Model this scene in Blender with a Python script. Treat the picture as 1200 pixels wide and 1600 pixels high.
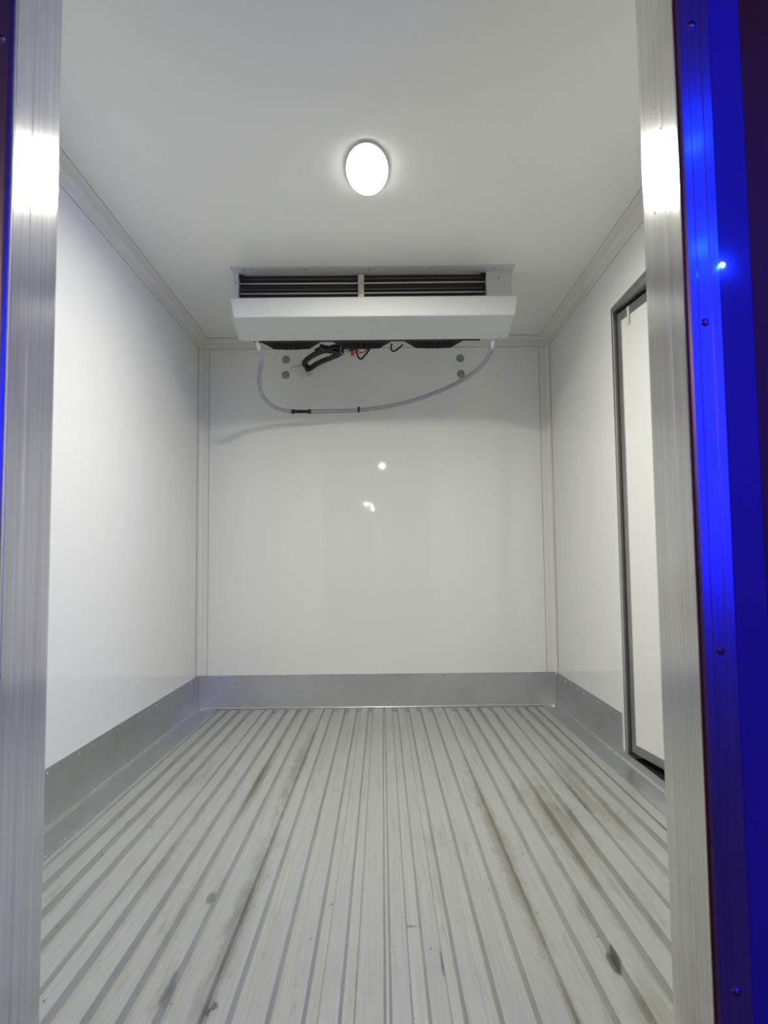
import bpy, bmesh, math, random
from mathutils import Vector, Matrix
random.seed(7)
for o in list(bpy.data.objects): bpy.data.objects.remove(o, do_unlink=True)
S = bpy.context.scene
COL = S.collection
PI = math.pi

# ------------------------------------------------------------------ camera
EYE = Vector((0.0, 0.0, 0.807))
PITCH, YAW, ROLL, FPX = 0.07143, 0.00338, -0.01059, 1114.8
cp, sp, cy_, sy_ = math.cos(PITCH), math.sin(PITCH), math.cos(YAW), math.sin(YAW)
fwd = Vector((sy_*cp, cy_*cp, sp)); rt = Vector((cy_, -sy_, 0)); up = rt.cross(fwd)
cr, sr = math.cos(ROLL), math.sin(ROLL)
ax_ = rt*cr + up*sr; ay_ = up*cr - rt*sr
cam = bpy.data.cameras.new('camera'); camo = bpy.data.objects.new('camera', cam); COL.objects.link(camo)
cam.sensor_fit = 'VERTICAL'; cam.sensor_height = 36.0; cam.sensor_width = 27.0
cam.lens = FPX/1600*36.0; cam.clip_start = 0.02
cam.dof.use_dof = True; cam.dof.focus_distance = 3.6; cam.dof.aperture_fstop = 7.0
M = Matrix((ax_, ay_, -fwd)).transposed().to_4x4(); M.translation = EYE
camo.matrix_world = M
S.camera = camo

# ------------------------------------------------------------------ exposure, world
S.view_settings.view_transform = 'Standard'; S.view_settings.look = 'None'
S.view_settings.gamma = 1.0; S.view_settings.use_curve_mapping = False
S.view_settings.exposure = 0.0
LAMP_EMIT = 28.0      # the glowing cover; most of the lamp's flux is its LED area light
LAMP_W = 21.0
BLUE_W = 2.5
w = bpy.data.worlds.new('night'); S.world = w; w.use_nodes = True
nt = w.node_tree; nt.nodes.clear()
out = nt.nodes.new('ShaderNodeOutputWorld'); bg = nt.nodes.new('ShaderNodeBackground')
tc = nt.nodes.new('ShaderNodeTexCoord')
dp = nt.nodes.new('ShaderNodeVectorMath'); dp.operation = 'DOT_PRODUCT'
dp.inputs[1].default_value = Vector((-0.50, -0.86, 0.02)).normalized()
nt.links.new(tc.outputs['Generated'], dp.inputs[0])
rmp = nt.nodes.new('ShaderNodeValToRGB')
rmp.color_ramp.elements[0].position = 0.93; rmp.color_ramp.elements[0].color = (0.010, 0.004, 0.010, 1)
rmp.color_ramp.elements[1].position = 0.998; rmp.color_ramp.elements[1].color = (0.05, 0.02, 0.02, 1)
nt.links.new(dp.outputs['Value'], rmp.inputs[0]); nt.links.new(rmp.outputs[0], bg.inputs[0])
bg.inputs[1].default_value = 1.0
nt.links.new(bg.outputs[0], out.inputs[0])

# blue night lights of the street behind the doorway, right of and above the camera; small white floodlights far behind; plus added fills
def lamp(name, loc, col, power, radius):
    l = bpy.data.lights.new(name, 'POINT'); l.color = col; l.energy = power; l.shadow_soft_size = radius
    o = bpy.data.objects.new(name, l); COL.objects.link(o); o.location = loc; return o
lamp('blue_street_light', (0.78, 0.42, 1.56), (0.003, 0.025, 1.0), BLUE_W, 0.02)
lamp('blue_street_light', (0.775, 0.42, 1.82), (0.003, 0.025, 1.0), BLUE_W*0.8, 0.02)
bl = bpy.data.lights.new('blue_fill_light', 'AREA'); bl.shape = 'RECTANGLE'; bl.size = 1.2; bl.size_y = 1.4  # broad blue fill, added for the even blue on the outer panel
bl.color = (0.006, 0.012, 1.0); bl.energy = 40
blo = bpy.data.objects.new('blue_fill_light', bl); COL.objects.link(blo); blo.location = (2.0, -1.7, 1.5)
blo.rotation_euler = (Vector((.3, 1.05, .9))-blo.location).to_track_quat('-Z', 'Y').to_euler()
lamp('warm_fill_light', (-2.8, -3.0, 2.3), (1.0, .55, .50), 34, 0.45)  # unseen warm fill, added to lift the dark outer paint and left frame
lamp('far_floodlight', (0.02, -5.0, 2.60), (1, .95, .85), 7, 0.018)
for dx, dz in ((-0.29, 1.89), (-0.20, 1.86), (-0.16, 1.80)):
    lamp('far_floodlight', (dx, -5.0, dz), (1, .97, .92), 1.4, 0.007)

# ------------------------------------------------------------------ materials
def mat(name): 
    m = bpy.data.materials.new(name); m.use_nodes = True
    return m, m.node_tree, m.node_tree.nodes['Principled BSDF']
def simple(name, col, rough=.5, metal=0.0, spec=.5, bump=0, bscale=60, stretch=(1, 1, 1), var=0.0, coat=0.0):
    m, t, b = mat(name)
    b.inputs['Base Color'].default_value = (*col, 1); b.inputs['Roughness'].default_value = rough
    b.inputs['Metallic'].default_value = metal; b.inputs['Specular IOR Level'].default_value = spec
    b.inputs['Coat Weight'].default_value = coat
    tc = t.nodes.new('ShaderNodeTexCoord'); mp = t.nodes.new('ShaderNodeMapping'); mp.inputs['Scale'].default_value = stretch
    nz = t.nodes.new('ShaderNodeTexNoise'); nz.inputs['Scale'].default_value = bscale; nz.inputs['Detail'].default_value = 4
    t.links.new(tc.outputs['Object'], mp.inputs[0]); t.links.new(mp.outputs[0], nz.inputs['Vector'])
    if bump:
        bp = t.nodes.new('ShaderNodeBump'); bp.inputs['Strength'].default_value = bump; bp.inputs['Distance'].default_value = .002
        t.links.new(nz.outputs['Fac'], bp.inputs['Height']); t.links.new(bp.outputs[0], b.inputs['Normal'])
    if var:
        r = t.nodes.new('ShaderNodeValToRGB')
        r.color_ramp.elements[0].position = .3; r.color_ramp.elements[1].position = .7
        r.color_ramp.elements[0].color = (*[c*(1-var) for c in col], 1); r.color_ramp.elements[1].color = (*[min(1, c*(1+var*.6)) for c in col], 1)
        t.links.new(nz.outputs['Fac'], r.inputs[0]); t.links.new(r.outputs[0], b.inputs['Base Color'])
    return m
WHITE = simple('glossy_white_panel', (.885, .895, .87), rough=.04, spec=.5, bump=.02, bscale=6)
CEIL = simple('white_ceiling_panel', (.88, .89, .87), rough=.28, spec=.5, bump=.03, bscale=9, stretch=(3, .6, 1))
TRIM = simple('white_corner_trim', (.84, .835, .80), rough=.4)
CAULK = simple('aged_sealant', (.36, .33, .26), rough=.6, var=.35, bscale=25)
WPAINT = simple('white_powder_coat', (.62, .635, .63), rough=.6, bump=.04, bscale=220)
BLACK = simple('black_plastic', (.007, .005, .006), rough=.5)
RUBBER = simple('black_rubber', (.010, .009, .010), rough=.7, bump=.6, bscale=120)
COIL = simple('coil_fins', (.035, .028, .026), rough=.6, var=.5, bscale=90, stretch=(8, 1, 1), bump=.3)
TUBE = simple('coil_tube', (.80, .77, .73), rough=.35, metal=.3)  # paler tubes: the lamp's reflection is put into their colour
DIMTUBE = simple('dim_tube', (.20, .17, .16), rough=.5, metal=.6)  # darker copy for the tubes that reflect less of the lamp
BRKT = simple('zinc_bracket', (.62, .60, .50), rough=.4, metal=.5, var=.4, bscale=60)
STEEL = simple('zinc_bolt', (.42, .44, .46), rough=.35, metal=1)
SCREW = simple('small_screw_steel', (.55, .55, .56), rough=.25, metal=1)
ORANGE = simple('orange_connector', (.75, .12, .04), rough=.45)
REDW = simple('red_wire', (.45, .03, .03), rough=.45)
WIREW = simple('pale_wire', (.6, .6, .62), rough=.4)
FOAM = simple('foam_sealant', (.80, .78, .71), rough=.8, bump=.8, bscale=60)
BLACKPAINT = simple('dark_maroon_paint', (.34, .15, .010), rough=.5)
PURPLE = simple('outer_body_panel', (.17, .14, .48), rough=.42, metal=.0, bump=.05, bscale=30)
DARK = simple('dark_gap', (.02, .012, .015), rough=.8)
CHALK = simple('adhesive_tape', (.72, .71, .60), rough=.6)

def brushed(name, col, rough, stretch, metal=1.0, var=.12, bump=.15, dirt=0.0, aniso=0.0, sc=14):
    m, t, b = mat(name); L = t.links
    tc = t.nodes.new('ShaderNodeTexCoord'); mp = t.nodes.new('ShaderNodeMapping'); mp.inputs['Scale'].default_value = stretch
    L.new(tc.outputs['Object'], mp.inputs[0])
    nz = t.nodes.new('ShaderNodeTexNoise'); nz.inputs['Scale'].default_value = sc; nz.inputs['Detail'].default_value = 6; nz.inputs['Roughness'].default_value = .65
    L.new(mp.outputs[0], nz.inputs['Vector'])
    n2 = t.nodes.new('ShaderNodeTexNoise'); n2.inputs['Scale'].default_value = 3.5; n2.inputs['Detail'].default_value = 5
    L.new(tc.outputs['Object'], n2.inputs['Vector'])
    r = t.nodes.new('ShaderNodeValToRGB'); r.color_ramp.elements[0].position = .3; r.color_ramp.elements[1].position = .7
    r.color_ramp.elements[0].color = (*[c*(1-var) for c in col], 1); r.color_ramp.elements[1].color = (*[min(1, c*(1+var)) for c in col], 1)
    L.new(nz.outputs['Fac'], r.inputs[0])
    last = r.outputs[0]
    if dirt:
        d = t.nodes.new('ShaderNodeValToRGB'); d.color_ramp.elements[0].position = .48; d.color_ramp.elements[1].position = .75
        L.new(n2.outputs['Fac'], d.inputs[0])
        mx = t.nodes.new('ShaderNodeMixRGB'); mx.blend_type = 'MULTIPLY'; mx.inputs['Color2'].default_value = (1-dirt, 1-dirt*1.05, 1-dirt*1.2, 1)
        L.new(d.outputs[0], mx.inputs['Fac']); L.new(last, mx.inputs['Color1']); last = mx.outputs[0]
    L.new(last, b.inputs['Base Color'])
    mr = t.nodes.new('ShaderNodeMapRange'); mr.inputs['To Min'].default_value = rough*.8; mr.inputs['To Max'].default_value = rough*1.25
    L.new(n2.outputs['Fac'], mr.inputs['Value']); L.new(mr.outputs[0], b.inputs['Roughness'])
    bp = t.nodes.new('ShaderNodeBump'); bp.inputs['Strength'].default_value = bump; bp.inputs['Distance'].default_value = .001
    L.new(nz.outputs['Fac'], bp.inputs['Height']); L.new(bp.outputs[0], b.inputs['Normal'])
    b.inputs['Metallic'].default_value = metal
    return m
JAMB = brushed('brushed_aluminium_jamb', (.74, .74, .72), .14, (30, 30, .35), metal=.5, var=.16, bump=.2, dirt=.22, sc=5)
FRAMEM = brushed('outer_aluminium_frame', (.66, .66, .74), .27, (30, 30, .35), metal=.72, var=.14, bump=.25, dirt=.15, sc=5)
FRAMEM.node_tree.nodes['Principled BSDF'].inputs['Coat Weight'].default_value = .8
FRAMEM.node_tree.nodes['Principled BSDF'].inputs['Coat Roughness'].default_value = .10
FRAMEL = brushed('outer_aluminium_frame_left', (.66, .66, .74), .30, (30, 30, .35), metal=.85, var=.14, bump=.2)
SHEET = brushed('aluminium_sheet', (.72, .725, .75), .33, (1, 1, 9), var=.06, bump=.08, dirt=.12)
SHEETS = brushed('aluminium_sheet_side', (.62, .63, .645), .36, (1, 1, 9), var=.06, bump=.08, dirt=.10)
DFRAME = brushed('door_edge_aluminium', (.46, .46, .45), .38, (1, 1, .5), var=.08, bump=.05)

def floor_material():
    m, t, b = mat('ribbed_aluminium_floor'); L = t.links; N = t.nodes
    tc = N.new('ShaderNodeTexCoord')
    def noise(scale, stretch, detail=5, rough=.6):
        mp = N.new('ShaderNodeMapping'); mp.inputs['Scale'].default_value = stretch
        n = N.new('ShaderNodeTexNoise'); n.inputs['Scale'].default_value = scale; n.inputs['Detail'].default_value = detail; n.inputs['Roughness'].default_value = rough
        L.new(tc.outputs['Object'], mp.inputs[0]); L.new(mp.outputs[0], n.inputs['Vector']); return n.outputs['Fac']
    def ramp(fac, p0, c0, p1, c1):
        r = N.new('ShaderNodeValToRGB'); r.color_ramp.elements[0].position = p0; r.color_ramp.elements[1].position = p1
        r.color_ramp.elements[0].color = (*c0, 1); r.color_ramp.elements[1].color = (*c1, 1); L.new(fac, r.inputs[0]); return r.outputs[0]
    def mix(kind, fac, a, c2):
        x = N.new('ShaderNodeMixRGB'); x.blend_type = kind
        if isinstance(fac, float): x.inputs['Fac'].default_value = fac
        else: L.new(fac, x.inputs['Fac'])
        L.new(a, x.inputs['Color1'])
        if isinstance(c2, tuple): x.inputs['Color2'].default_value = (*c2, 1)
        else: L.new(c2, x.inputs['Color2'])
        return x.outputs[0]
    base = ramp(noise(30, (6, .12, 1)), .3, (.52, .53, .51), .7, (.615, .625, .605))
    # scuffed, slightly darker rib tops: worn wherever the surface stands high
    sx = N.new('ShaderNodeSeparateXYZ'); L.new(tc.outputs['Object'], sx.inputs[0])
    top = N.new('ShaderNodeMapRange'); top.inputs['From Min'].default_value = -.004; top.inputs['From Max'].default_value = -.001
    L.new(sx.outputs['Z'], top.inputs['Value'])
    base = mix('MULTIPLY', top.outputs[0], base, (.90, .905, .905))
    # grime streaks running along the ribs
    st = ramp(noise(5, (5, .5, 1), 8, .75), .56, (0, 0, 0), .74, (1, 1, 1))
    base = mix('MULTIPLY', st, base, (.66, .65, .60))
    st2 = ramp(noise(2.2, (1, .6, 1), 6, .7), .55, (0, 0, 0), .8, (1, 1, 1))
    base = mix('MULTIPLY', st2, base, (.72, .70, .64))
    # small dark specks and nicks
    sp_ = ramp(noise(70, (1, .6, 1), 2, .5), .72, (0, 0, 0), .76, (1, 1, 1))
    base = mix('MULTIPLY', sp_, base, (.45, .45, .45))
    # individual marks: worn patches, tyre-like smears and dents, each with its own place and size
    sep2 = N.new('ShaderNodeCombineXYZ'); L.new(sx.outputs['X'], sep2.inputs[0]); L.new(sx.outputs['Y'], sep2.inputs[1])
    rag = noise(26, (1, .35, 1), 5, .7)
    for (mx_, my_, rx, ry, c2, k) in ((.467, 1.529, .010, .050, (.35, .35, .33), 1.6), (-.335, 1.75, .030, .62, (.68, .68, .64), .9), (-.345, 3.0, .030, .7, (.70, .69, .64), 1.0),
        (-.425, 1.80, .010, .035, (.5, .5, .5), 1.4), (.545, 2.30, .075, .45, (.70, .68, .60), .9), (.33, 2.2, .030, .8, (.70, .68, .62), 1.0),
        (.055, 1.69, .022, .006, (.55, .55, .55), 1.5), (-.418, 1.43, .006, .07, (.5, .5, .5), 1.4), (.113, 1.51, .004, .05, (.5, .5, .5), 1.5),
        (-.47, 2.8, .025, .5, (.72, .70, .64), 1.0), (-.32, 1.37, .01, .012, (.4, .4, .4), 1.6), (.49, 1.35, .05, .12, (.80, .79, .74), 1.0), (.70, 2.6, .06, .5, (.75, .74, .68), .9)):
        sub = N.new('ShaderNodeVectorMath'); sub.operation = 'SUBTRACT'; L.new(sep2.outputs[0], sub.inputs[0]); sub.inputs[1].default_value = (mx_, my_, 0)
        dv = N.new('ShaderNodeVectorMath'); dv.operation = 'DIVIDE'; L.new(sub.outputs[0], dv.inputs[0]); dv.inputs[1].default_value = (rx, ry, 1)
        ln = N.new('ShaderNodeVectorMath'); ln.operation = 'LENGTH'; L.new(dv.outputs[0], ln.inputs[0])
        ad = N.new('ShaderNodeMath'); ad.operation = 'MULTIPLY_ADD'; L.new(rag, ad.inputs[0]); ad.inputs[1].default_value = 2.2; ad.inputs[2].default_value = -1.1
        sm = N.new('ShaderNodeMath'); sm.operation = 'ADD'; L.new(ln.outputs['Value'], sm.inputs[0]); L.new(ad.outputs[0], sm.inputs[1])
        rg = N.new('ShaderNodeMapRange'); rg.inputs['From Min'].default_value = 1.05; rg.inputs['From Max'].default_value = .35; L.new(sm.outputs[0], rg.inputs['Value'])
        kk = N.new('ShaderNodeMath'); kk.operation = 'MULTIPLY'; kk.use_clamp = True; L.new(rg.outputs[0], kk.inputs[0]); kk.inputs[1].default_value = k
        base = mix('MULTIPLY', kk.outputs[0], base, c2)
    L.new(base, b.inputs['Base Color'])
    r = N.new('ShaderNodeMapRange'); r.inputs['To Min'].default_value = .30; r.inputs['To Max'].default_value = .48
    L.new(noise(8, (3, .3, 1)), r.inputs['Value']); L.new(r.outputs[0], b.inputs['Roughness'])
    bp = N.new('ShaderNodeBump'); bp.inputs['Strength'].default_value = .25; bp.inputs['Distance'].default_value = .0006
    L.new(noise(40, (8, .2, 1)), bp.inputs['Height']); L.new(bp.outputs[0], b.inputs['Normal'])
    b.inputs['Metallic'].default_value = .45
    return m
FLOOR = floor_material()

def emis(name, col, st):
    m, t, b = mat(name)
    b.inputs['Base Color'].default_value = (*col, 1); b.inputs['Emission Color'].default_value = (*col, 1); b.inputs['Emission Strength'].default_value = st
    return m
def hose_material():
    m, t, b = mat('clear_vinyl')
    b.inputs['Base Color'].default_value = (.40, .40, .46, 1); b.inputs['Roughness'].default_value = .15
    tr = t.nodes.new('ShaderNodeBsdfTransparent'); tr.inputs[0].default_value = (.93, .92, .98, 1)
    mx = t.nodes.new('ShaderNodeMixShader'); lw = t.nodes.new('ShaderNodeLayerWeight'); lw.inputs[0].default_value = .35
    mr = t.nodes.new('ShaderNodeMapRange'); mr.inputs['To Min'].default_value = .30; mr.inputs['To Max'].default_value = .95
    t.links.new(lw.outputs['Facing'], mr.inputs['Value']); t.links.new(mr.outputs[0], mx.inputs[0])
    t.links.new(tr.outputs[0], mx.inputs[1]); t.links.new(b.outputs[0], mx.inputs[2])
    t.links.new(mx.outputs[0], t.nodes['Material Output'].inputs[0])
    return m
HOSE = hose_material()

# ------------------------------------------------------------------ mesh helpers (world coordinates)
def wloc(o):
    v = Vector((0, 0, 0))
    while o: v += o.location; o = o.parent
    return v
def obj(name, bm, m, parent=None, loc=None, smooth=False):
    me = bpy.data.meshes.new(name)
    bmesh.ops.recalc_face_normals(bm, faces=bm.faces)
    org = wloc(parent) if parent else (Vector(loc) if loc else Vector((0, 0, 0)))
    bmesh.ops.translate(bm, verts=bm.verts, vec=-org)
    bm.to_mesh(me); bm.free()
    me.materials.append(m)
    if smooth:
        for p in me.polygons: p.use_smooth = True
    o = bpy.data.objects.new(name, me); COL.objects.link(o)
    if parent: o.parent = parent
    elif loc: o.location = loc
    return o
def empty(name, loc):
    o = bpy.data.objects.new(name, None); COL.objects.link(o); o.location = loc; o.empty_display_size = .1; return o
def tag(o, label=None, cat=None, group=None, kind=None):
    if label: o['label'] = label
    if cat: o['category'] = cat
    if group: o['group'] = group
    if kind: o['kind'] = kind
    return o
def B(): return bmesh.new()
def box(bm, x0, x1, y0, y1, z0, z1, bev=0):
    r = bmesh.ops.create_cube(bm, size=1.0)['verts']
    for v in r:
        v.co = Vector((x0+(x1-x0)*(v.co.x+.5), y0+(y1-y0)*(v.co.y+.5), z0+(z1-z0)*(v.co.z+.5)))
    if bev:
        es = list({e for v in r for e in v.link_edges})
        bmesh.ops.bevel(bm, geom=es, offset=bev, segments=2, affect='EDGES', clamp_overlap=True)
    return r
def prism(bm, poly, axis, a, b):
    """closed polygon swept along axis ('x','y','z') from a to b; poly holds the other two coordinates in order"""
    def mk(p, s):
        if axis == 'x': return (s, p[0], p[1])
        if axis == 'y': return (p[0], s, p[1])
        return (p[0], p[1], s)
    A = [bm.verts.new(mk(p, a)) for p in poly]; C = [bm.verts.new(mk(p, b)) for p in poly]
    n = len(poly)
    for i in range(n): bm.faces.new((A[i], A[(i+1) % n], C[(i+1) % n], C[i]))
    bm.faces.new(A); bm.faces.new(list(reversed(C)))
def catmull(pts, n=8):
    P = [Vector(p) for p in pts]; P = [P[0]*2-P[1]] + P + [P[-1]*2-P[-2]]; o = []
    for i in range(1, len(P)-2):
        for k in range(n):
            t = k/n; a, b, c, d = P[i-1:i+3]
            o.append(.5*((2*b)+(c-a)*t+(2*a-5*b+4*c-d)*t*t+(3*b-a-3*c+d)*t**3))
    o.append(P[-2]); return o
def tube(bm, pts, r, seg=10, caps=True, ridge=0):
    pts = [Vector(p) for p in pts]; rings = []
    t0 = (pts[1]-pts[0]).normalized(); u = t0.orthogonal().normalized()
    for i, p in enumerate(pts):
        t = (pts[min(i+1, len(pts)-1)]-pts[max(i-1, 0)]).normalized()
        u = (u-t*u.dot(t)).normalized(); v = t.cross(u)
        rr = (r(i/(len(pts)-1)) if callable(r) else r)
        if ridge and i % 2: rr *= 1-ridge
        rings.append([bm.verts.new(p+(u*math.cos(2*PI*k/seg)+v*math.sin(2*PI*k/seg))*rr) for k in range(seg)])
    for a, b in zip(rings, rings[1:]):
        for k in range(seg): bm.faces.new((a[k], a[(k+1) % seg], b[(k+1) % seg], b[k]))
    if caps: bm.faces.new(rings[0]); bm.faces.new(list(reversed(rings[-1])))
def lathe(bm, prof, origin, axis, seg=20, sx=1.0, sy=1.0):
    """prof: (radius, height along axis) pairs"""
    axis = Vector(axis).normalized(); u = axis.orthogonal().normalized()
    if abs(axis.z) > .99: u = Vector((1, 0, 0))
    v = axis.cross(u); o = Vector(origin); rings = []
    for r, h in prof:
        if r < 1e-6: rings.append([bm.verts.new(o+axis*h)])
        else: rings.append([bm.verts.new(o+axis*h+u*(math.cos(2*PI*k/seg)*r*sx)+v*(math.sin(2*PI*k/seg)*r*sy)) for k in range(seg)])
    for a, b in zip(rings, rings[1:]):
        if len(a) == 1 and len(b) == 1: continue
        for k in range(seg):
            k2 = (k+1) % seg
            if len(a) == 1: bm.faces.new((a[0], b[k], b[k2]))
            elif len(b) == 1: bm.faces.new((a[k], a[k2], b[0]))
            else: bm.faces.new((a[k], a[k2], b[k2], b[k]))
    if len(rings[0]) > 1: bm.faces.new(rings[0])
    if len(rings[-1]) > 1: bm.faces.new(rings[-1])
def screw_bm(p, n, r, h=.35):
    bm = B()
    lathe(bm, [(r, -.0005), (r, r*.15), (r*.85, r*h), (r*.45, r*(h+.15)), (r*.32, r*(h+.15)), (r*.28, r*(h-.25)), (0, r*(h-.25))], p, n, 12)
    return bm

# ------------------------------------------------------------------ room dimensions
XL, XR, YB, H = -1.040, 0.973, 4.060, 2.105
YF0, YF1 = 1.053, 1.200          # outer and inner face of the entrance wall
JL, JR = -0.557, 0.461           # faces of the jambs
DT = 2.06                        # head of the entrance
SD0, SD1, SDT = 2.12, 2.926, 1.861   # side door opening

# walls
bm = B(); box(bm, XL-.08, XL, YF1, YB, -.06, H+.02)
tag(obj('wall_left', bm, WHITE), kind='structure')
bm = B(); box(bm, XL-.08, XR+.08, YB, YB+.08, -.06, H+.02)
tag(obj('wall_back', bm, WHITE), kind='structure')
bm = B()
box(bm, XR, XR+.08, SD1, YB, -.06, H+.02); box(bm, XR, XR+.08, YF1, SD0, -.06, H+.02)
box(bm, XR, XR+.08, SD0, SD1, SDT, H+.02); box(bm, XR, XR+.08, SD0, SD1, -.06, .012)
tag(obj('wall_right', bm, WHITE), kind='structure')
bm = B(); box(bm, XL-.08, XR+.08, YF0, YB+.08, H, H+.08)
tag(obj('ceiling', bm, CEIL), kind='structure')
bm = B()
box(bm, XL-.08, JL-.004, YF0+.012, YF1, -.5, H); box(bm, JR+.004, XR+.08, YF0+.012, YF1, -.5, H)
box(bm, JL-.004, JR+.004, YF0+.012, YF1, DT+.004, H)
tag(obj('wall_front', bm, WHITE), kind='structure')
# painted outer skin of the entrance wall
bm = B()
box(bm, .5655, XR+.08, YF0+.006, YF0+.0118, -.5, H+.08); box(bm, XL-.08, -.640, YF0+.006, YF0+.0118, -.5, H+.08)
box(bm, -.640, .5655, YF0+.006, YF0+.0118, DT+.15, H+.08)
tag(obj('trim_1', bm, BLACKPAINT), kind='structure')

# ------------------------------------------------------------------ ribbed floor
RIBS = [(.008, .042), (.078, .112), (.142, .176), (.206, .241), (.272, .322)]
FZ = -.020
prof = []
x_lo, x_hi = XL+.088, XR-.072
edges = []
for k in range(-4, 4):
    s = .002 + .330*k
    for a, b in RIBS:
        a += s; b += s
        if a-.005 > x_lo and b+.005 < x_hi: edges.append((a, b))
prof = [(XL-.02, -.002), (edges[0][0]-.016, -.002), (edges[0][0]-.013, FZ*.5)]
for a, b in edges:
    sa = FZ*.55 if (a-.002+.66) % .330 < .02 or (a-.002+.66) % .330 > .32 else FZ; sb = FZ*.55 if (b+.02-.002+.66) % .330 < .04 else FZ
    prof += [(a-.0050, sa), (a-.0010, -.0014), (a, 0.0), (b, 0.0), (b+.0010, -.0014), (b+.0050, sb)]
prof += [(edges[-1][1]+.011, FZ*.8), (edges[-1][1]+.013, -.002), (XR+.02, -.002)]
bm = B()
Y0, Y1 = YF1-.01, YB-.012
A = [bm.verts.new((x, Y0, z)) for x, z in prof]; C = [bm.verts.new((x, Y1, z)) for x, z in prof]
for i in range(len(prof)-1): bm.faces.new((A[i], A[i+1], C[i+1], C[i]))
# rib noses at the far end
for i in range(3, len(prof)-3, 6):
    q = C[i:i+6]
    lo = [bm.verts.new((v.co.x, Y1+.002 if v.co.z > FZ+.001 else Y1, FZ)) for v in q]
    f = bm.faces.new([*q]); 
box(bm, XL-.02, XR+.02, YF0, YB+.02, FZ-.03, FZ-.001)
# fine seam line between planks
for k in range(-3, 3):
    s = .002+.330*k
    box(bm, s-.0008, s+.0008, Y0, Y1, FZ*.55, FZ*.55+.0015)
tag(obj('floor', bm, FLOOR), kind='structure')

# ------------------------------------------------------------------ aluminium baseboards with floor flanges
BH = .188
def baseboard(name, side):
    root = tag(empty(name, {'left': (XL, 2.6, 0), 'right': (XR, 3.4, 0), 'back': (0, YB, 0)}[side]), kind='structure')
    t = .003
    bm = B(); fl = B()
    if side == 'left':
        prism(bm, [(XL, BH), (XL+t, BH), (XL+t, .012), (XL+.012, .003), (XL+.012, 0.0), (XL, 0.0)], 'y', YF1, YB-t)
        box(fl, XL+.009, XL+.102, YF1, YB-.004, -.0015, .0035)
    elif side == 'right':
        prism(bm, [(XR, BH), (XR-t, BH), (XR-t, .012), (XR-.012, .003), (XR-.012, 0.0), (XR, 0.0)], 'y', SD1+.030, YB-t)
        prism(bm, [(XR, BH), (XR-t, BH), (XR-t, .012), (XR-.012, .003), (XR-.012, 0.0), (XR, 0.0)], 'y', YF1, SD0-.03)
        prism(bm, [(XR+.004, .036), (XR-t, .036), (XR-t, .012), (XR-.012, .003), (XR-.012, 0.0), (XR+.004, 0.0)], 'y', SD0-.029, SD1+.029)
        box(fl, XR-.083, XR-.009, SD1+.010, YB-.004, -.0015, .0035)
        box(fl, XR-.085, XR-.009, YF1, SD1+.009, -.0015, .0045)
    else:
        prism(bm, [(YB, BH), (YB-t, BH), (YB-t, .010), (YB-.010, .002), (YB-.010, -.020), (YB, -.020)], 'x', XL+t, XR-t)
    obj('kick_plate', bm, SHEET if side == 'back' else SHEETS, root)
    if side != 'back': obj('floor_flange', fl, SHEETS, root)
    else: fl.free()
    # rounded bend / weld bead that catches the light
    wb = B()
    def bead(a, b, r=.003):
        n = max(8, int((Vector(b)-Vector(a)).length/.03)); pts = [Vector(a).lerp(Vector(b), i/n) for i in range(n+1)]
        tube(wb, pts, lambda s: r*(1+.12*math.sin(s*n*2.1)), 8)
    if side == 'left': bead((XL+.006, YF1, .006), (XL+.006, YB-.006, .006), .0035)
    if side == 'right':
        bead((XR-.006, SD1+.02, .006), (XR-.006, YB-.006, .006), .003); bead((XR-.004, SD0, .0375), (XR-.004, SD1+.02, .0375), .0018)
    if side == 'back':
        bead((XL+.006, YB-.008, .004), (XR-.006, YB-.008, .004), .0035)
        bead((XR-.004, YB-.004, .005), (XR-.004, YB-.004, BH), .002); bead((XL+.004, YB-.004, .005), (XL+.004, YB-.004, BH), .002)
    obj('weld_bead', wb, SCREW, root, smooth=True)
    zs = .170
    if side == 'left':
        for i in range(22):
            y = 1.42+.1185*i
            if y < YB-.05: obj('screw', screw_bm((XL+t, y, zs), (1, 0, 0), .0052), SCREW, root)
    elif side == 'right':
        for i in range(9): obj('screw', screw_bm((XR-t, 3.03+.118*i, zs), (-1, 0, 0), .0052), SCREW, root)
    else:
        for i in range(15):
            x = -.919+.1255*i if i < 14 else .80
            if i == 14: x = .845
            obj('screw', screw_bm((x, YB-t, .1735+.003*i/14), (0, -1, 0), .0055), SCREW, root)
baseboard('baseboard_left', 'left'); baseboard('baseboard_right', 'right'); baseboard('baseboard_back', 'back')

# dirt and weld spatter band on the left flange edge
def spatter():
    bm = B()
    for i in range(260):
        y = random.uniform(1.7, 2.75) if i < 200 else random.uniform(2.6, 3.9)
        x = XL+.102+random.gauss(-.006, .006); r = random.uniform(.0006, .0019)
        bmesh.ops.create_icosphere(bm, subdivisions=1, radius=r, matrix=Matrix.Translation((min(x, XL+.104), y, .0035)))
    return bm
tag(obj('weld_spatter', spatter(), SCREW), 'bright weld spatter scattered along the left floor flange', 'weld spatter', kind='stuff')

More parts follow.
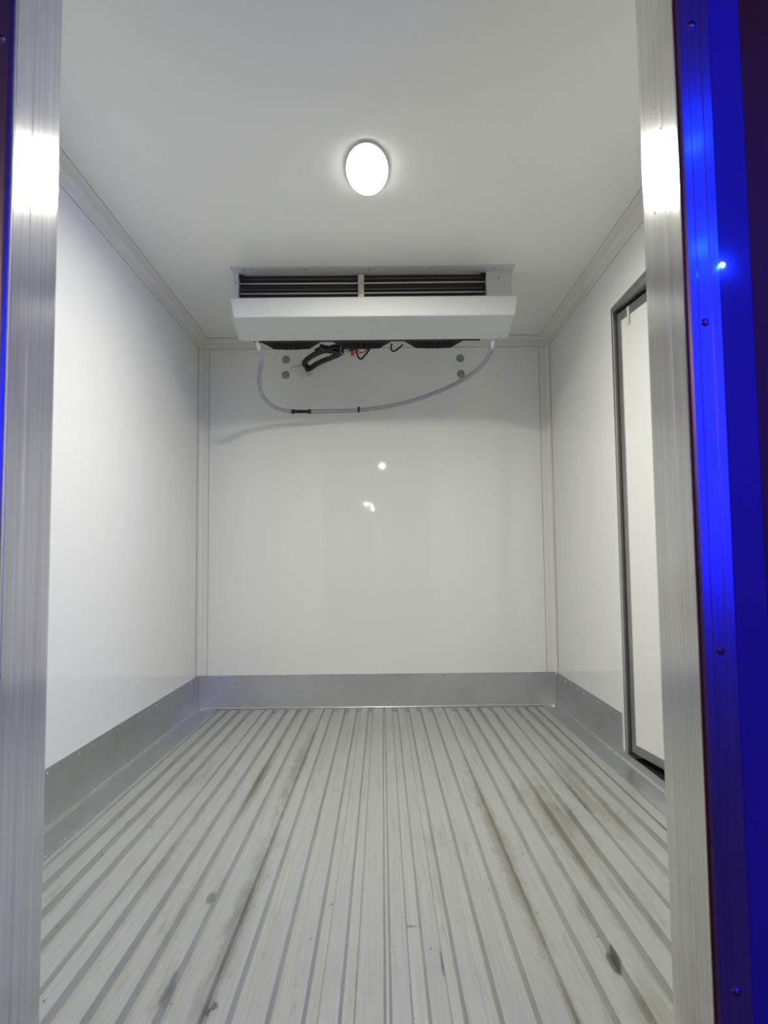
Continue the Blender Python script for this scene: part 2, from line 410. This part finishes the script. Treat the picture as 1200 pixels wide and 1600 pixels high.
# ------------------------------------------------------------------ corner trims
def cove(name, u, v, axis, a, b, n, cu=1, cv=1):
    """angle trim in the corner (u,v) with legs growing by cu, cv; legs L"""
    L, t, r = .053, {'y': .0036, 'x': .0030, 'z': .0026}[axis], .016
    pts = [(L, 0), (L, t*.6), (L-.002, t)]
    for i in range(7):
        g = PI/2*i/6; pts.append((t+r-r*math.sin(g), t+r-r*math.cos(g)))
    pts += [(t, L-.002), (t*.6, L), (0, L), (0, 0)]
    poly = [(u+cu*p, v+cv*q) for p, q in pts]
    bm = B(); prism(bm, poly, axis, a, b)
    o = tag(obj(name, bm, TRIM), kind='structure')
    bm = B(); w2 = .0016
    prism(bm, [(u+cu*(L-.0006), v), (u+cu*(L+w2), v), (u+cu*(L-.0006), v+cv*.0024)], axis, a, b)
    prism(bm, [(u, v+cv*(L-.0006)), (u, v+cv*(L+w2)), (u+cu*.0024, v+cv*(L-.0006))], axis, a, b)
    obj('sealant_line', bm, CAULK, o)
cove('trim_2', XL, H, 'y', YF1, YB, 0, 1, -1)
cove('trim_3', XR, H, 'y', YF1, YB, 0, -1, -1)
cove('trim_4', YB, H, 'x', XL, XR, 0, -1, -1)
cove('trim_5', XL, YB, 'z', BH, H-.0535, 0, 1, -1)
cove('trim_6', XR, YB, 'z', BH, H-.0535, 0, -1, -1)

# ------------------------------------------------------------------ corner drains
for i, (x, lab) in enumerate(((XL+.032, 'small round floor drain in the far left corner'), (XR-.030, 'small round floor drain in the far right corner'))):
    d = empty('floor_drain', (x, YB-.045, .0035)); tag(d, lab, 'drain', 'floor drains in the far corners')
    bm = B(); lathe(bm, [(.020, 0), (.020, .0015), (.018, .003), (.0145, .003), (.0135, .001), (.0135, 0)], (x, YB-.045, .0035), (0, 0, 1), 28)
    obj('drain_ring', bm, SCREW, d, smooth=False)
    bm = B(); lathe(bm, [(.0134, .0004), (.0134, .0010), (0, .0010)], (x, YB-.045, .0035), (0, 0, 1), 24)
    obj('drain_cover', bm, SHEETS, d)

# ------------------------------------------------------------------ entrance frame: jambs, head, outer frame
root = tag(empty('trim_7', (0, YF0, 0)), kind='structure')
def jamb(side):
    bm = B(); s = 1 if side < 0 else -1; x = JL if side < 0 else JR
    # extruded liner with two faint steps, returning round both wall edges
    prof = [(x, YF0+.001), (x, YF0+.030), (x-s*.0003, YF0+.032), (x-s*.0003, YF0+.052), (x, YF0+.054), (x, YF1-.006), (x-s*.0003, YF1), (x-s*.004, YF1+.003),
            (x-s*.030, YF1+.003), (x-s*.030, YF1+.0005), (x-s*.0035, YF1+.0005), (x-s*.0035, YF0+.001)]
    prism(bm, prof, 'z', -.3, DT)
    return bm
obj('jamb', jamb(-1), JAMB, root); obj('jamb', jamb(1), JAMB, root)
bm = B(); box(bm, JL, JR, YF0+.001, YF1+.003, DT, DT+.0035); obj('head_liner', bm, JAMB, root)
bm = B(); box(bm, JL, JR, YF0, YF1-.011, -.004, .002); obj('sill_plate', bm, SHEETS, root)
for (y, z) in ((YF0+.085, 1.560), (YF0+.060, 1.508), (YF0+.098, 1.385), (YF0+.062, 1.39)):
    obj('rivet', screw_bm((JR, y, z), (-1, 0, 0), .0022), SCREW, root)
# outer aluminium frame, right
root = tag(empty('trim_8', (.49, YF0, 0)), kind='structure')
bm = B()
y = YF0
prism(bm, [(.4655, y+.006), (.4655, y-.002), (.469, y-.0045), (.480, y-.0045), (.4815, y-.0040), (.500, y-.0040), (.5015, y-.0045), (.5140, y-.0045), (.5160, y-.003), (.5165, y+.006)], 'z', -.5, DT+.15)
obj('frame_post', bm, FRAMEM, root)
bm = B(); box(bm, .4612, .4655, y-.001, y+.0115, -.5, DT+.1); obj('gasket', bm, BLACKPAINT, root)
bm = B(); box(bm, .5166, .5654, y+.001, y+.0118, -.5, DT+.15, bev=.001); obj('body_panel', bm, PURPLE, root)
for x, z in ((.488, 1.635), (.4895, 1.163), (.491, .675), (.4925, .200)):
    obj('screw', screw_bm((x, y-.0035, z), (0, -1, 0), .0062, .5), SCREW, root)
# outer aluminium frame, left
root = tag(empty('trim_9', (-.58, YF0, 0)), kind='structure')
bm = B(); prism(bm, [(-.5575, y+.0115), (-.5575, y+.0010)] + [(-.5675+.010*math.cos(PI/2*i/10), y+.0005-.010*math.sin(PI/2*i/10)) for i in range(1, 11)] + [(-.5825, y-.0095), (-.5835, y+.0115)], 'z', -.5, DT+.15)
obj('frame_post', bm, FRAMEL, root)
bm = B(); box(bm, -.640, -.5860, y-.007, y+.0118, -.5, DT+.15, bev=.001); obj('body_panel', bm, PURPLE, root)
bm = B(); box(bm, -.5859, -.5836, y-.002, y+.0116, -.5, DT+.15); obj('gap_strip', bm, DARK, root)
obj('screw', screw_bm((-.5765, y-.0095, 1.617), (0, -1, 0), .0058, .5), SCREW, root)
bm = B(); box(bm, -.640, .5654, y-.004, y+.0117, DT+.02, DT+.149); tag(obj('trim_10', bm, FRAMEM), kind='structure')

# small indicator lamp on the outer panel
il = empty('marker_light', (.5215, YF0+.001, 1.253)); tag(il, 'tiny square lit blue-white marker light on the outer panel right of the doorway', 'light')
bm = B(); box(bm, .5185, .5245, YF0-.0025, YF0+.001, 1.250, 1.256, bev=.0007)
bmesh.ops.rotate(bm, verts=bm.verts, cent=(.5215, YF0, 1.253), matrix=Matrix.Rotation(.35, 3, 'Y'))
obj('lens', bm, emis('blue_led', (.25, .8, 1.0), 10), il)
l = bpy.data.lights.new('marker_glow', 'POINT'); l.color = (.01, .08, 1.0); l.energy = .05; l.shadow_soft_size = .003
lo = bpy.data.objects.new('marker_glow', l); COL.objects.link(lo); lo.location = (.5215, YF0-.015, 1.253)

# ------------------------------------------------------------------ side door (ajar outwards)
door = tag(empty('door_1', (XR, SD1, 0)), kind='structure')
bm = B()
def fr(bm, x0, x1, y0, y1, z0, z1): box(bm, x0, x1, y0, y1, z0, z1, bev=.0008)
fr(bm, XR-.003, XR+.10, SD1-.026, SD1, .036, SDT)            # far post
fr(bm, XR-.003, XR+.10, SD0, SD1-.026, SDT-.026, SDT)        # head
fr(bm, XR-.003, XR+.10, SD0, SD0+.026, .036, SDT-.026)       # near post
obj('door_frame', bm, DFRAME, door)
bm = B(); box(bm, XR-.0045, XR-.0025, SD1-.0275, SD1-.0255, .036, SDT-.028); obj('edge_strip', bm, WPAINT, door)
ang = math.radians(6.5); hx, hy = XR+.010, SD1-.040
Rm = Matrix.Translation((hx, hy, 0)) @ Matrix.Rotation(ang, 4, 'Z') @ Matrix.Translation((-hx, -hy, 0))
def leafpart(name, bm, m):
    bmesh.ops.transform(bm, matrix=Rm, verts=bm.verts); return obj(name, bm, m, door)
ly0, ly1, lz0, lz1 = SD0+.04, hy, .050, 1.822
bm = B(); box(bm, hx+.004, hx+.07, ly0+.02, ly1-.02, lz0+.03, lz1-.030); leafpart('door_leaf', bm, WHITE)
bm = B(); E_ = .030
for a in ((ly1-E_, ly1, lz0, lz1), (ly0, ly0+E_, lz0, lz1), (ly0+E_, ly1-E_, lz1-.034, lz1), (ly0+E_, ly1-E_, lz0, lz0+.034)):
    fr(bm, hx, hx+.074, *a)
leafpart('leaf_edging', bm, DFRAME)
bm = B()
box(bm, hx+.006, hx+.05, ly1+.0005, ly1+.010, lz0, lz1+.012); box(bm, hx+.006, hx+.05, ly0, ly1, lz1+.0005, lz1+.010)
for i in range(34):
    yy = ly0+.01+(ly1-ly0-.03)*i/33
    box(bm, hx+.002, hx+.012, yy, yy+.008, lz1+.006, lz1+.0115)
leafpart('rubber_gasket', bm, RUBBER)
bm = B(); box(bm, hx-.0008, hx+.0005, ly1-.108, ly1-.090, lz1-.075, lz1-.0005); leafpart('tape_strip', bm, CHALK)
for z in (.075, .98):
    bm = screw_bm((hx, ly1-.012, z), (-1, 0, 0), .004); leafpart('screw', bm, SCREW)
# night outside the ajar door, put in as a dark-coloured step
bm = B(); box(bm, XR+.004, XR+.10, SD0, SD1-.026, -.01, .020); obj('night_gap_step', bm, DARK, door)

# ------------------------------------------------------------------ ceiling lamp
cl = empty('ceiling_lamp', (-.036, 2.265, H)); tag(cl, 'bright oval ceiling lamp glowing on the white ceiling in front of the cooling unit', 'lamp')
bm = B(); lathe(bm, [(.067, 0), (.067, -.006), (.0655, -.008), (.062, -.008)], (-.036, 2.265, H), (0, 0, 1), 48, 1.06, 2.38)
obj('lamp_base', bm, WPAINT, cl, smooth=False)
bm = B(); lathe(bm, [(.0640, -.0082), (.063, -.0105), (.058, -.0135), (.045, -.016), (.025, -.0175), (0, -.018)], (-.036, 2.265, H), (0, 0, 1), 48, 1.06, 2.42)
la = bpy.data.lights.new('ceiling_lamp_light', 'AREA'); la.shape = 'ELLIPSE'; la.size = .115; la.size_y = .29
la.spread = math.radians(171); la.energy = LAMP_W; la.color = (1.0, .985, .90)
lao = bpy.data.objects.new('ceiling_lamp_light', la); COL.objects.link(lao); lao.location = (-.036, 2.265, H-.0195)
obj('lamp_diffuser', bm, emis('lamp_glow', (1.0, .985, .90), LAMP_EMIT), cl, smooth=True)

# ------------------------------------------------------------------ evaporator unit
ev = empty('evaporator_unit', (-.025, 3.3, H)); tag(ev, 'white ceiling-mounted cooling unit with dark coil slot and three black fans', 'cooling unit')
UL, UR = -.650, .592
OL, OR_ = -.627, .478
# body: mounting flange, end caps, tray, sloping underside
def sz(y): return .819+.3186*y      # underside slope
bm = B()
box(bm, UL-.004, UR+.004, 3.034, 3.112, H-.004, H, bev=.0008)          # flange on the ceiling
box(bm, UL+.02, UR-.02, 3.700, 3.712, sz(3.70), H)                     # back plate
prism(bm, [(3.25, sz(3.25)), (3.70, sz(3.70)), (3.70, sz(3.70)+.004), (3.25, sz(3.25)+.004)], 'x', UL+.03, UR-.03)
obj('mounting_flange', bm, WPAINT, ev)
side = [(3.098, H-.004), (3.70, H-.004), (3.70, sz(3.70)), (3.25, sz(3.25)), (3.228, 1.842), (3.064, 1.89), (3.050, 1.966), (3.098, 1.980)]
bm = B(); prism(bm, side, 'x', UL, OL); obj('end_panel', bm, WPAINT, ev)
bm = B(); prism(bm, side, 'x', OR_, UR); obj('end_panel', bm, WPAINT, ev)
# drip tray: bright upright face, crease, dimmer sloping underside
def tray():
    bm = B()
    sec = [(3.042, 1.966, -.652, .603), (3.050, 1.885, -.636, .592), (3.232, 1.836, -.632, .573), (3.262, 1.846, -.628, .568),
           (3.262, 1.852, -.628, .568), (3.230, 1.842, -.630, .571), (3.056, 1.889, -.636, .590), (3.050, 1.966, -.650, .600)]
    n = len(sec)
    Lv = [bm.verts.new((a, y, z)) for y, z, a, b in sec]; Rv = [bm.verts.new((b, y, z)) for y, z, a, b in sec]
    for i in range(n): bm.faces.new((Lv[i], Lv[(i+1) % n], Rv[(i+1) % n], Rv[i]))
    # end walls
    for vs, k in ((Lv, -1), (Rv, 1)):
        a, c_, d_ = vs[0], vs[1], vs[2]
        e = bm.verts.new((vs[2].co.x, 3.232, 1.905)); g = bm.verts.new((vs[0].co.x, 3.10, 1.980))
        bm.faces.new((a, c_, d_, e, g))
    bmesh.ops.bevel(bm, geom=[e for e in bm.edges if abs(e.verts[0].co.x-e.verts[1].co.x) > 1], offset=.0022, segments=2, affect='EDGES')
    box(bm, -.648, .598, 3.043, 3.075, 1.964, 1.969, bev=.0015)
    return bm
obj('drip_tray', tray(), WPAINT, ev)
# coil block and tubes
bm = B(); box(bm, OL, OR_, 3.135, 3.22, 1.93, H-.004); obj('evaporator_coil', bm, COIL, ev)
for z, r, m in ((2.083, .0026, DIMTUBE), (2.0625, .0034, TUBE), (2.0345, .0026, DIMTUBE), (2.0165, .0036, TUBE)):
    bm = B(); tube(bm, [(OL+.001, 3.122, z), (-.1, 3.122, z-.0015), (OR_-.001, 3.122, z)], r, 10)
    obj('coil_tube', bm, m, ev, smooth=True)
bm = B(); box(bm, -.095, -.068, 3.108, 3.112, 1.955, H-.006, bev=.001); obj('coil_bracket', bm, BRKT, ev)
bm = B(); box(bm, OL, OL+.018, 3.110, 3.116, H-.020, H-.005); obj('foam_block', bm, RUBBER, ev)
bm = B(); box(bm, OR_-.024, OR_, 3.110, 3.116, H-.020, H-.005); obj('foam_block', bm, RUBBER, ev)
for x in (-.597, -.322, -.046, .228, .507):
    obj('screw', screw_bm((x, 3.055, H-.004), (0, 0, -1), .0058, .8), STEEL, ev)
for p, n in (((UR-.06, 3.0985, 2.07), (0, -1, 0)), ((UL+.012, 3.0985, 2.06), (0, -1, 0)), ((.535, 3.20, 1.8452), (0, -.26, -.96)), ((.552, 3.215, 1.8405), (0, -.26, -.96))):
    obj('screw', screw_bm(p, n, .0045, .5), STEEL, ev)
# fans
nrm = Vector((0, .3186, -1)).normalized(); fdir = Vector((0, 1, .3186)).normalized(); xd = Vector((1, 0, 0))
def fan(cx):
    cy = 3.455; c0 = Vector((cx, cy, sz(cy)))
    bm = B()
    lathe(bm, [(.160, .001), (.160, .012), (.150, .016), (.142, .016), (.142, .001)], c0, nrm, 40)
    lathe(bm, [(.045, 0), (.045, .036), (.040, .044), (0, .044)], c0, nrm, 24)
    lathe(bm, [(.141, .001), (.100, .026), (.098, .026), (.138, .001)], c0, nrm, 36)
    f = obj('fan', bm, BLACK, ev)
    g = B()
    def P(r, a, h): return c0 + (xd*math.cos(a)+fdir*math.sin(a))*r + nrm*h
    def hh(r): return .052 if r < .085 else .016+(.036)*(1-((r-.085)/.067))
    for r in (.050, .058, .066, .074, .085, .092, .099, .106, .113, .120, .127, .134, .141, .150):
        pts = [P(r, 2*PI*k/40, hh(r)) for k in range(41)]; tube(g, pts, .0016, 6, caps=False)
    for k in range(28):
        a = 2*PI*k/28; pts = [P(.045, a, .052), P(.085, a, .052), P(.152, a, .014)]; tube(g, pts, .0022, 6)
    lathe(g, [(.046, .048), (.046, .054), (.042, .056), (0, .056)], c0, nrm, 24)
    obj('fan_guard', g, BLACK, f)
    b = B()
    for k in range(9):
        a0 = 2*PI*k/9; rows = []
        for i in range(6):
            r = .043+.092*i/5; sw = .35*i/5
            rows.append([b.verts.new(P(r, a0+sw+.30*j, .012+.016*j)) for j in (0, .5, 1)])
        for p, q in zip(rows, rows[1:]):
            for j in range(2): b.faces.new((p[j], p[j+1], q[j+1], q[j]))
    for v in list(b.verts): pass
    o = obj('fan_blades', b, BLACK, f)
    md = o.modifiers.new('thick', 'SOLIDIFY'); md.thickness = .002
for cx in (-.437, -.088, .265): fan(cx)
bm = B(); box(bm, -.590, .470, 3.27, 3.285, sz(3.28)-.020, sz(3.28), bev=.002); obj('fan_rail', bm, BLACK, ev)
# drain spigots
for p0, p1 in ((Vector((-0.5745, 3.2550, 1.8550)), Vector((-0.5627, 3.2740, 1.8000))), (Vector((0.5299, 3.2500, 1.8457)), Vector((0.5246, 3.2740, 1.8016)))):
    bm = B(); tube(bm, [p0, p0.lerp(p1, .5), p1], lambda s: .0105-.0025*s, 14)
    obj('drain_spigot', bm, WPAINT, ev, smooth=True)

# ------------------------------------------------------------------ drain hose
def hp(x, z, y): return (x, y, z)
dh = empty('drain_hose', (-.02, 3.32, 1.53)); tag(dh, 'clear plastic drain hose looping below the cooling unit from end to end', 'hose')
left = [Vector((-0.5624, 3.2720, 1.8116)), Vector((-0.5598, 3.3100, 1.7615)), Vector((-0.5826, 3.4000, 1.7245)), Vector((-0.6048, 3.5300, 1.7007)), Vector((-0.6137, 3.6800, 1.6808)), Vector((-0.5853, 3.8000, 1.6598)), Vector((-0.5328, 3.8700, 1.6499)), Vector((-0.4803, 3.9000, 1.6487))]
right = [Vector((-0.3999, 3.9100, 1.6500)), Vector((-0.2663, 3.9300, 1.6548)), Vector((-0.1238, 3.9400, 1.6610)), Vector((0.0194, 3.9200, 1.6733)), Vector((0.1607, 3.8800, 1.6934)), Vector((0.2964, 3.8000, 1.7211)), Vector((0.4053, 3.6800, 1.7455)), Vector((0.4768, 3.5300, 1.7620)), Vector((0.5082, 3.4100, 1.7766)), Vector((0.5215, 3.3100, 1.7941)), Vector((0.5237, 3.2720, 1.8132))]
bm = B(); tube(bm, catmull(left, 8), .0112, 16); obj('hose_length', bm, HOSE, dh, smooth=True)
bm = B(); tube(bm, catmull(right, 8), .0112, 16); obj('hose_length', bm, HOSE, dh, smooth=True)
a, b = Vector((-0.4938, 3.8950, 1.6478)), Vector((-0.3860, 3.9130, 1.6505))
bm = B()
def cr_(s): return .0125 if (s < .2 or s > .8) else (.0085 if (s < .3 or s > .7) else .0100)
tube(bm, [a.lerp(b, i/30) for i in range(31)], cr_, 16)
obj('hose_joiner', bm, BLACK, dh)
c1 = Vector((-0.1274, 3.9400, 1.6610)); c2 = Vector((-0.1167, 3.9400, 1.6616))
bm = B(); tube(bm, [c1, c2], .0135, 16); box(bm, c1.x, c2.x, c1.y-.003, c1.y+.003, c1.z+.012, c1.z+.020)
obj('cable_tie', bm, BLACK, dh)

# ------------------------------------------------------------------ wiring harness and foam seal
wh = empty('wiring_harness', (-.35, 3.85, 1.93)); tag(wh, 'bundle of black cables and wires hanging below the fans into the wall', 'wiring')
def cable(name, pts, r, m, n=10, ridge=0, seg=9):
    bm = B(); tube(bm, catmull(pts, n), r, seg, ridge=ridge); return obj(name, bm, m, wh, smooth=(ridge == 0))
cable('corrugated_conduit', [Vector((-0.1828, 3.6000, 1.9382)), Vector((-0.2329, 3.6600, 1.9166)), Vector((-0.2995, 3.7400, 1.9414)), Vector((-0.3708, 3.8400, 1.9438)), Vector((-0.4226, 3.9300, 1.9343)), Vector((-0.4193, 4.0000, 1.9283)), Vector((-0.4145, 4.0600, 1.9337))], .0155, BLACK, 14, .12)
cable('corrugated_conduit', [Vector((-0.1499, 3.6000, 1.9245)), Vector((-0.2141, 3.6800, 1.9053)), Vector((-0.2822, 3.7800, 1.9076)), Vector((-0.3482, 3.9000, 1.9178)), Vector((-0.4011, 4.0000, 1.9170)), Vector((-0.4219, 4.0600, 1.9300))], .0150, BLACK, 14, .12)
cable('cable', [Vector((-0.3096, 3.6200, 1.9288)), Vector((-0.2700, 3.6200, 1.9150)), Vector((-0.2257, 3.6000, 1.9185)), Vector((-0.1754, 3.5800, 1.9018)), Vector((-0.1222, 3.5600, 1.9184))], .014, BLACK)
cable('cable', [Vector((-0.3369, 3.7000, 1.9263)), Vector((-0.2930, 3.6600, 1.9342)), Vector((-0.2502, 3.6200, 1.9114)), Vector((-0.1996, 3.6000, 1.8880)), Vector((-0.1558, 3.5800, 1.8983)), Vector((-0.1092, 3.5600, 1.9083))], .013, BLACK)
cable('cable', [Vector((-0.2799, 3.7500, 1.9059)), Vector((-0.2123, 3.6500, 1.8998)), Vector((-0.1435, 3.6000, 1.9009)), Vector((-0.0604, 3.5600, 1.9079)), Vector((0.0209, 3.5200, 1.9078))], .0055, BLACK)
cable('cable', [Vector((-0.1231, 3.5800, 1.9013)), Vector((-0.1142, 3.6000, 1.8705)), Vector((-0.0984, 3.6200, 1.8594)), Vector((-0.0746, 3.6000, 1.8768)), Vector((-0.0511, 3.5800, 1.9006)), Vector((-0.0305, 3.5000, 1.8988))], .0050, BLACK)
cable('cable', [Vector((0.0600, 3.5500, 1.9168)), Vector((0.0568, 3.5700, 1.8965)), Vector((0.0699, 3.5800, 1.8861)), Vector((0.0929, 3.5800, 1.8992)), Vector((0.1151, 3.5500, 1.9097))], .0045, BLACK)
cable('thin_wire', [Vector((-0.3767, 3.9000, 1.9144)), Vector((-0.3536, 3.8800, 1.8941)), Vector((-0.3306, 3.8600, 1.9098)), Vector((-0.2957, 3.8200, 1.9158)), Vector((-0.2593, 3.7500, 1.9161))], .0022, BLACK)
cable('thin_wire', [Vector((-0.2872, 3.8000, 1.9100)), Vector((-0.2660, 3.7000, 1.9049)), Vector((-0.2396, 3.6600, 1.9132)), Vector((-0.2104, 3.6200, 1.9211))], .0018, WIREW)
cable('thin_wire', [Vector((-0.1977, 3.5700, 1.9123)), Vector((-0.2011, 3.5700, 1.8857)), Vector((-0.1881, 3.5700, 1.8723)), Vector((-0.1490, 3.5700, 1.8752))], .0022, WIREW)
cable('thin_wire', [Vector((-0.1549, 3.5600, 1.8955)), Vector((-0.1224, 3.5600, 1.8919)), Vector((-0.0902, 3.5700, 1.8780)), Vector((-0.0638, 3.5600, 1.8946))], .0024, REDW)
cable('thin_wire', [Vector((-0.1550, 3.5600, 1.8856)), Vector((-0.1095, 3.5600, 1.8719)), Vector((-0.0771, 3.5700, 1.8845)), Vector((-0.0442, 3.5600, 1.9044))], .0022, REDW)
p0 = Vector((-0.1384, 3.5500, 1.8692)); bm = B(); box(bm, p0.x-.009, p0.x+.009, p0.y-.008, p0.y+.008, p0.z-.013, p0.z+.012, bev=.002)
obj('connector', bm, ORANGE, wh)
p0 = Vector((-0.1713, 3.5600, 1.8824)); bm = B(); box(bm, p0.x-.012, p0.x+.016, p0.y-.008, p0.y+.008, p0.z-.009, p0.z+.009, bev=.002)
obj('connector', bm, WPAINT, wh)
bm = B()
for i in range(22):
    q = Vector((random.gauss(-0.4511, 0.0182), YB-.004, random.gauss(1.9254, 0.0164))); bmesh.ops.create_icosphere(bm, subdivisions=2, radius=random.uniform(.010, .020), matrix=Matrix.Translation(q) @ Matrix.Diagonal((1.1, .22, .9, 1)))
tag(obj('foam_seal', bm, FOAM, smooth=True), 'cream foam sealant smeared round the cable hole in the back wall', 'sealant')

# ------------------------------------------------------------------ back wall bolts
BL = [((-0.5440, 1.9878), 'upper left washered bolt in the back wall below the cooling unit'), ((-0.5459, 1.8973), 'lower left washered bolt in the back wall inside the hose loop'),
      ((0.4646, 1.9854), 'upper right washered bolt in the back wall below the cooling unit'), ((0.4666, 1.8930), 'lower right washered bolt in the back wall just above the hose')]
for (bx, bz), lab in BL:
    p = Vector((bx, YB, bz)); e = empty('wall_bolt', p); tag(e, lab, 'bolt', 'washered bolts in the back wall')
    bm = B(); lathe(bm, [(.0235, 0), (.0235, .0025), (.022, .0035), (.010, .0035)], p, (0, -1, 0), 28); obj('washer', bm, STEEL, e)
    bm = B(); lathe(bm, [(.0125, .003), (.0125, .009), (.010, .012), (.005, .012), (.0045, .007), (0, .007)], p, (0, -1, 0), 6); obj('bolt_head', bm, STEEL, e)
